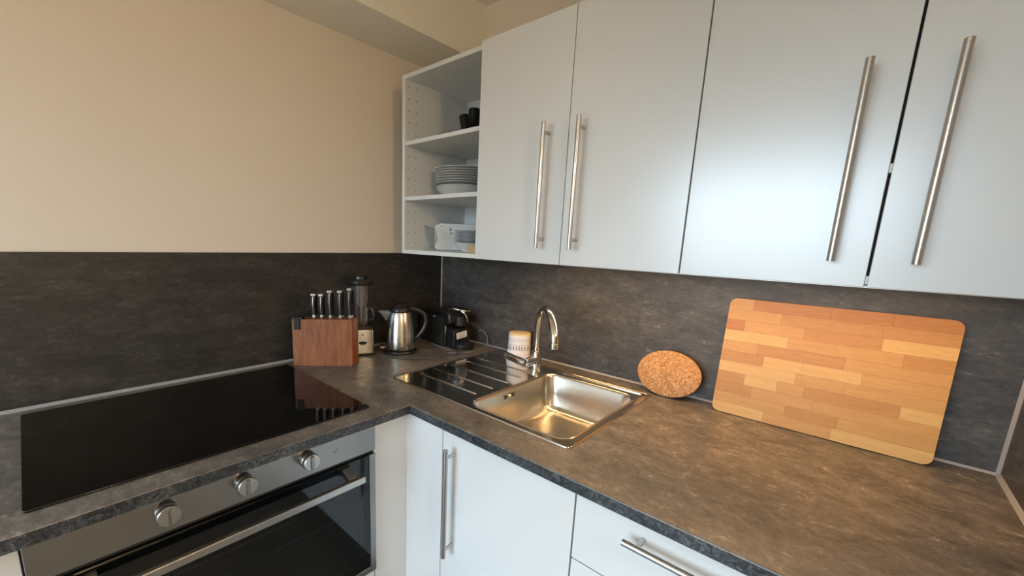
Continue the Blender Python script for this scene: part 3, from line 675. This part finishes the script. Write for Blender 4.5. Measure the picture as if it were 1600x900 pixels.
# ------------------------------------------------------------------ coffee machine
RC = Matrix.Translation((0.028, -0.092, 0)) @ Matrix.Rotation(math.radians(-4), 4, 'Z')     # local x = depth to the front, y = width
cm = thing('coffee_machine', (0.15, -0.095, 0.0005), 'black pod coffee machine in the corner with chrome lever and white label', 'coffee machine')
def ext(prof, y0, y1, name, m, parent=cm, **k):
    bm = prism(prof, lambda a, b: (a, y0, b), lambda a, b: (a, y1, b)); xf(bm, RC); return obj(name, bm, m, parent, **k)
ext([(0.0, 0.0005), (0.178, 0.0005), (0.178, 0.090), (0.205, 0.100), (0.205, 0.128), (0.192, 0.146), (0.150, 0.154), (0.06, 0.152), (0.015, 0.145), (0.0, 0.13)], -0.056, 0.056, 'body', 'black', bevel=0.010, seg=4)
ext([(0.006, 0.002), (0.165, 0.002), (0.165, 0.118), (0.155, 0.124), (0.012, 0.124), (0.006, 0.118)], -0.0585, -0.0565, 'side_cover', 'blackm', bevel=0.0008)
bm = cyl((0.205, 0.0, 0.090), (0, 0, 1), 0.024, 0.026, 0.040, 30); xf(bm, RC); obj('brew_head', bm, 'black', cm, bevel=0.002)
ext([(0.1785, 0.0005), (0.226, 0.0005), (0.226, 0.068), (0.214, 0.080), (0.1785, 0.080)], -0.050, 0.040, 'pod_container', 'black', bevel=0.006, seg=3)
bm = box(0.2262, 0.2268, -0.036, 0.020, 0.041, 0.067); xf(bm, RC @ Matrix.Translation((0.2265, -0.008, 0.054)) @ Matrix.Rotation(math.radians(6), 4, 'X') @ Matrix.Translation((-0.2265, 0.008, -0.054)))
lb = obj('sticker', bm, 'label', cm)
bm = bmesh.new()
for k, z in enumerate((0.060, 0.055, 0.050, 0.046)): box(0.2269, 0.2271, -0.029 + 0.002*k, 0.013 - 0.004*(k % 2), z, z+0.0012, bm)
xf(bm, RC @ Matrix.Translation((0.2265, -0.008, 0.054)) @ Matrix.Rotation(math.radians(6), 4, 'X') @ Matrix.Translation((-0.2265, 0.008, -0.054))); obj('lettering', bm, 'print', lb)
half = [(0.227 + 0.052*math.sin(PI*i/16), -0.003 - 0.045*math.cos(PI*i/16)) for i in range(17)]
bm = prism(half, lambda a, b: (a, b, 0.0005), lambda a, b: (a, b, 0.020)); xf(bm, RC); dt = obj('drip_tray', bm, 'black', cm, bevel=0.0025)
bm = bmesh.new()
for k in range(6):
    y = -0.033 + 0.012*k; hx = 0.047*math.sqrt(max(0, 1-((y+0.003)/0.045)**2)); box(0.229, 0.227+hx-0.004, y-0.0028, y+0.0028, 0.0202, 0.0222, bm)
xf(bm, RC); obj('tray_grille', bm, 'blackm', dt)
def ctube(pts, r, name, m, parent=cm, k=6):
    bm = tube(spline(pts, k), r, 12); xf(bm, RC); return obj(name, bm, m, parent, smooth=True)
ctube([(0.168, -0.030, 0.154), (0.195, -0.028, 0.160), (0.222, -0.012, 0.157), (0.232, 0.012, 0.152), (0.226, 0.032, 0.150)], 0.0045, 'lever', 'chrome')
ctube([(0.219, -0.012, 0.155), (0.234, -0.004, 0.145), (0.238, 0.006, 0.125), (0.236, 0.014, 0.105)], 0.0036, 'chrome_strip', 'chrome')
bm = tube([(0.168, -0.0575, 0.004), (0.178, -0.0575, 0.010), (0.181, -0.0575, 0.088), (0.203, -0.0562, 0.104), (0.205, -0.052, 0.128)], 0.0022, 8); xf(bm, RC); obj('edge_trim', bm, mat('dark_chrome', (0.25, 0.25, 0.25), 0.2, 1.0), cm, smooth=True)
bm = box(0.10, 0.112, -0.0592, -0.0587, 0.1185, 0.1215); xf(bm, RC); obj('side_mark', bm, 'label', cm)
obj('power_cord', tube(spline([(0.045, -0.172, 0.006), (0.10, -0.174, 0.0038), (0.17, -0.179, 0.0034), (0.262, -0.190, 0.0034), (0.300, -0.196, 0.006)], 6), 0.0030, 8), 'cable_light', cm, smooth=True)
obj('looped_cord', tube(spline([(0.327, -0.185, 0.006), (0.333, -0.155, 0.0034), (0.338, -0.112, 0.0034), (0.332, -0.060, 0.0034), (0.318, -0.028, 0.016), (0.300, -0.012, 0.045), (0.275, -0.010, 0.062), (0.255, -0.012, 0.060)], 6), 0.0026, 8), 'cable_light', cm, smooth=True)
RP = Matrix.Translation((0.313, -0.222, 0.0)) @ Matrix.Rotation(math.radians(62), 4, 'Z')
bm = box(-0.024, 0.012, -0.011, 0.011, 0.0008, 0.016); xf(bm, RP); obj('plug', bm, mat('plug_grey', (0.07, 0.07, 0.075), 0.35), kc, bevel=0.004, seg=3)
bm = box(0.0121, 0.022, -0.0075, 0.0075, 0.003, 0.0135); xf(bm, RP); obj('strain_relief', bm, 'cable', kc, bevel=0.002)

# ------------------------------------------------------------------ crockery in the open shelf unit
pcx, pcy = 0.263, -0.142
zz = Z2 + 0.0003
dbow = [(0.0, 0.0), (0.055, 0.0), (0.057, 0.003), (0.085, 0.018), (0.103, 0.0345), (0.106, 0.036), (0.1045, 0.0372), (0.098, 0.0335), (0.08, 0.020), (0.055, 0.0065), (0.0, 0.006)]
d0 = tag(obj('deep_plate', lathe((pcx, pcy, zz), dbow, 44), 'china', origin=(pcx, pcy, zz), smooth=True), 'white deep plate at the bottom of the tall plate stack', 'plate', 'stacked white plates on the middle shelf')
d1 = copy_tree(d0, (0.001, 0.001, 0.0085), 'white deep plate, second from the bottom of the tall stack')
pl = [(0.0, 0.0), (0.060, 0.0), (0.062, 0.002), (0.085, 0.0062), (0.1055, 0.0085), (0.1065, 0.0097), (0.1045, 0.0103), (0.082, 0.0082), (0.058, 0.0035), (0.0, 0.003)]
zp = zz + 0.047
p0 = tag(obj('dinner_plate', lathe((pcx, pcy, zp), pl, 44), 'china', origin=(pcx, pcy, zp), smooth=True), 'white dinner plate, lowest flat plate in the tall stack', 'plate', 'stacked white plates on the middle shelf')
ordn = ['second', 'third', 'fourth', 'fifth', 'sixth']
for k in range(6):
    lab = 'white dinner plate, topmost of the tall stack' if k == 5 else 'white dinner plate, %s flat plate from below in the tall stack' % ordn[k]
    copy_tree(p0, (random.uniform(-0.0015, 0.0015), random.uniform(-0.0015, 0.0015), 0.0088*(k+1)), lab)
# lower compartment
zb = ZC + 0.0148; qx, qy = 0.336, -0.172
b0 = tag(obj('cereal_bowl', lathe((qx, qy, zb), [(0.0, 0.0), (0.030, 0.0), (0.031, 0.003), (0.048, 0.015), (0.060, 0.030), (0.0615, 0.0315), (0.060, 0.0322), (0.046, 0.017), (0.028, 0.006), (0.0, 0.005)], 40), 'china', origin=(qx, qy, zb), smooth=True), 'small white bowl under the saucers on the lowest shelf', 'bowl')
zs0 = zb + 0.0325
sp0 = thing('side_plate', (qx, qy, zs0), 'white side plate with dark rim line, lowest on the small bowl', 'plate', 'side plates on the lowest shelf')
obj('dish', lathe((qx, qy, zs0), [(0.0, 0.0), (0.038, 0.0), (0.040, 0.0015), (0.060, 0.0052), (0.062, 0.0062), (0.060, 0.0066), (0.038, 0.003), (0.0, 0.0025)], 40), 'china', sp0, smooth=True)
obj('rim_line', lathe((qx, qy, zs0), [(0.0604, 0.0049), (0.0622, 0.0056), (0.0622, 0.0060)], 40), 'rimdark', sp0, smooth=True)
for k in range(6):
    lab = 'white side plate with dark rim line, topmost of the small stack' if k == 5 else 'white side plate with dark rim line, %s from below in the small stack' % ordn[k]
    copy_tree(sp0, (random.uniform(-0.001, 0.001), random.uniform(-0.001, 0.001), 0.0062*(k+1)), lab)
tag(obj('card_box', box(0.440, 0.500, -0.295, -0.225, zb, zb+0.027), 'box', bevel=0.001), 'small kraft card box at the right of the lowest shelf', 'box')
# white dish with dark dots standing on edge
pA, pB = Vector((0.168, -0.200, 0)), Vector((0.340, -0.040, 0)); pd = (pB-pA).normalized(); pn = Vector((pd.y, -pd.x, 0)); pl_ = (pB-pA).length
pt = thing('serving_platter', ((pA+pB)/2 + Vector((0, 0, zb))), 'white platter with dark dots standing on edge behind the small plates', 'platter')
def pp(a, b, c): return pA + pd*a + pn*(c - b*0.16) + Vector((0, 0, zb + 0.0009 + b))
obj('platter_body', prism(rrect(0, pl_, 0, 0.103, 0.018, 6), lambda a, b: pp(a, b, -0.005), lambda a, b: pp(a, b, 0.0)), 'china', pt, bevel=0.0018)
bm = bmesh.new()
for a, b, r in ((0.063, 0.079, 0.0036), (0.066, 0.066, 0.0032), (0.061, 0.086, 0.0022), (0.026, 0.092, 0.0026), (0.012, 0.100, 0.0028), (0.10, 0.075, 0.002)):
    cyl(pp(a, b, 0.0002), (pn.x, pn.y, 0.16), r, r, 0.0006, 12, bm)
obj('painted_dots', bm, 'rimdark', pt)
# glass bowl tipped on its side
gb = lathe((0, 0, 0), [(0.0, 0.0), (0.020, 0.001), (0.034, 0.016), (0.047, 0.036), (0.049, 0.039), (0.046, 0.037), (0.032, 0.019), (0.018, 0.005), (0.0, 0.004)], 36)
nrm = Vector((-0.70, -0.62, -0.25)).normalized()
xf(gb, Matrix.Translation((0.222, -0.232, zb+0.05)) @ Vector((0, 0, 1)).rotation_difference(nrm).to_matrix().to_4x4())
zmin = min(v.co.z for v in gb.verts); xf(gb, Matrix.Translation((0, 0, zb + 0.0005 - zmin)))
tag(obj('glass_bowl', gb, 'glass', smooth=True), 'clear glass bowl tipped on its side on the lowest shelf', 'bowl')
# dark mills on the top shelf
def mill(x, y, h, r, tilt, label):
    o = thing('pepper_mill', (x, y, Z1+0.0003), label, 'mill', 'dark mills on the top shelf')
    Rm = Matrix.Translation((x, y, Z1+0.0004)) @ Matrix.Rotation(tilt, 4, 'Y')
    bm = lathe((0, 0, 0), [(0.0, 0.0), (r, 0.0), (r, h*0.3), (r*0.93, h*0.5), (r, h*0.7), (r, h*0.86)], 28); xf(bm, Rm); b_ = [bm]
    bm2 = lathe((0, 0, 0), [(r*0.98, h*0.862), (r, h*0.88), (r*0.97, h*0.985), (r*0.85, h), (0.0, h)], 28); xf(bm2, Rm)
    z = min(min(v.co.z for v in bm.verts), min(v.co.z for v in bm2.verts))
    for q in (bm, bm2): xf(q, Matrix.Translation((0, 0, Z1 + 0.0004 - z)))
    obj('body', bm, 'grip', o, smooth=True); obj('cap', bm2, 'grip', o, smooth=True)
mill(0.306, -0.140, 0.125, 0.0215, 0.0, 'dark upright mill on the top shelf beside the cabinet door')
mill(0.334, -0.200, 0.086, 0.0175, -0.25, 'dark mill leaning beside the upright mill on the top shelf')
tag(obj('black_mat', box(0.30, 0.42, -0.315, -0.235, Z1+0.0003, Z1+0.006), 'blackm', bevel=0.0005), 'thin black mat lying flat on the top shelf', 'mat')
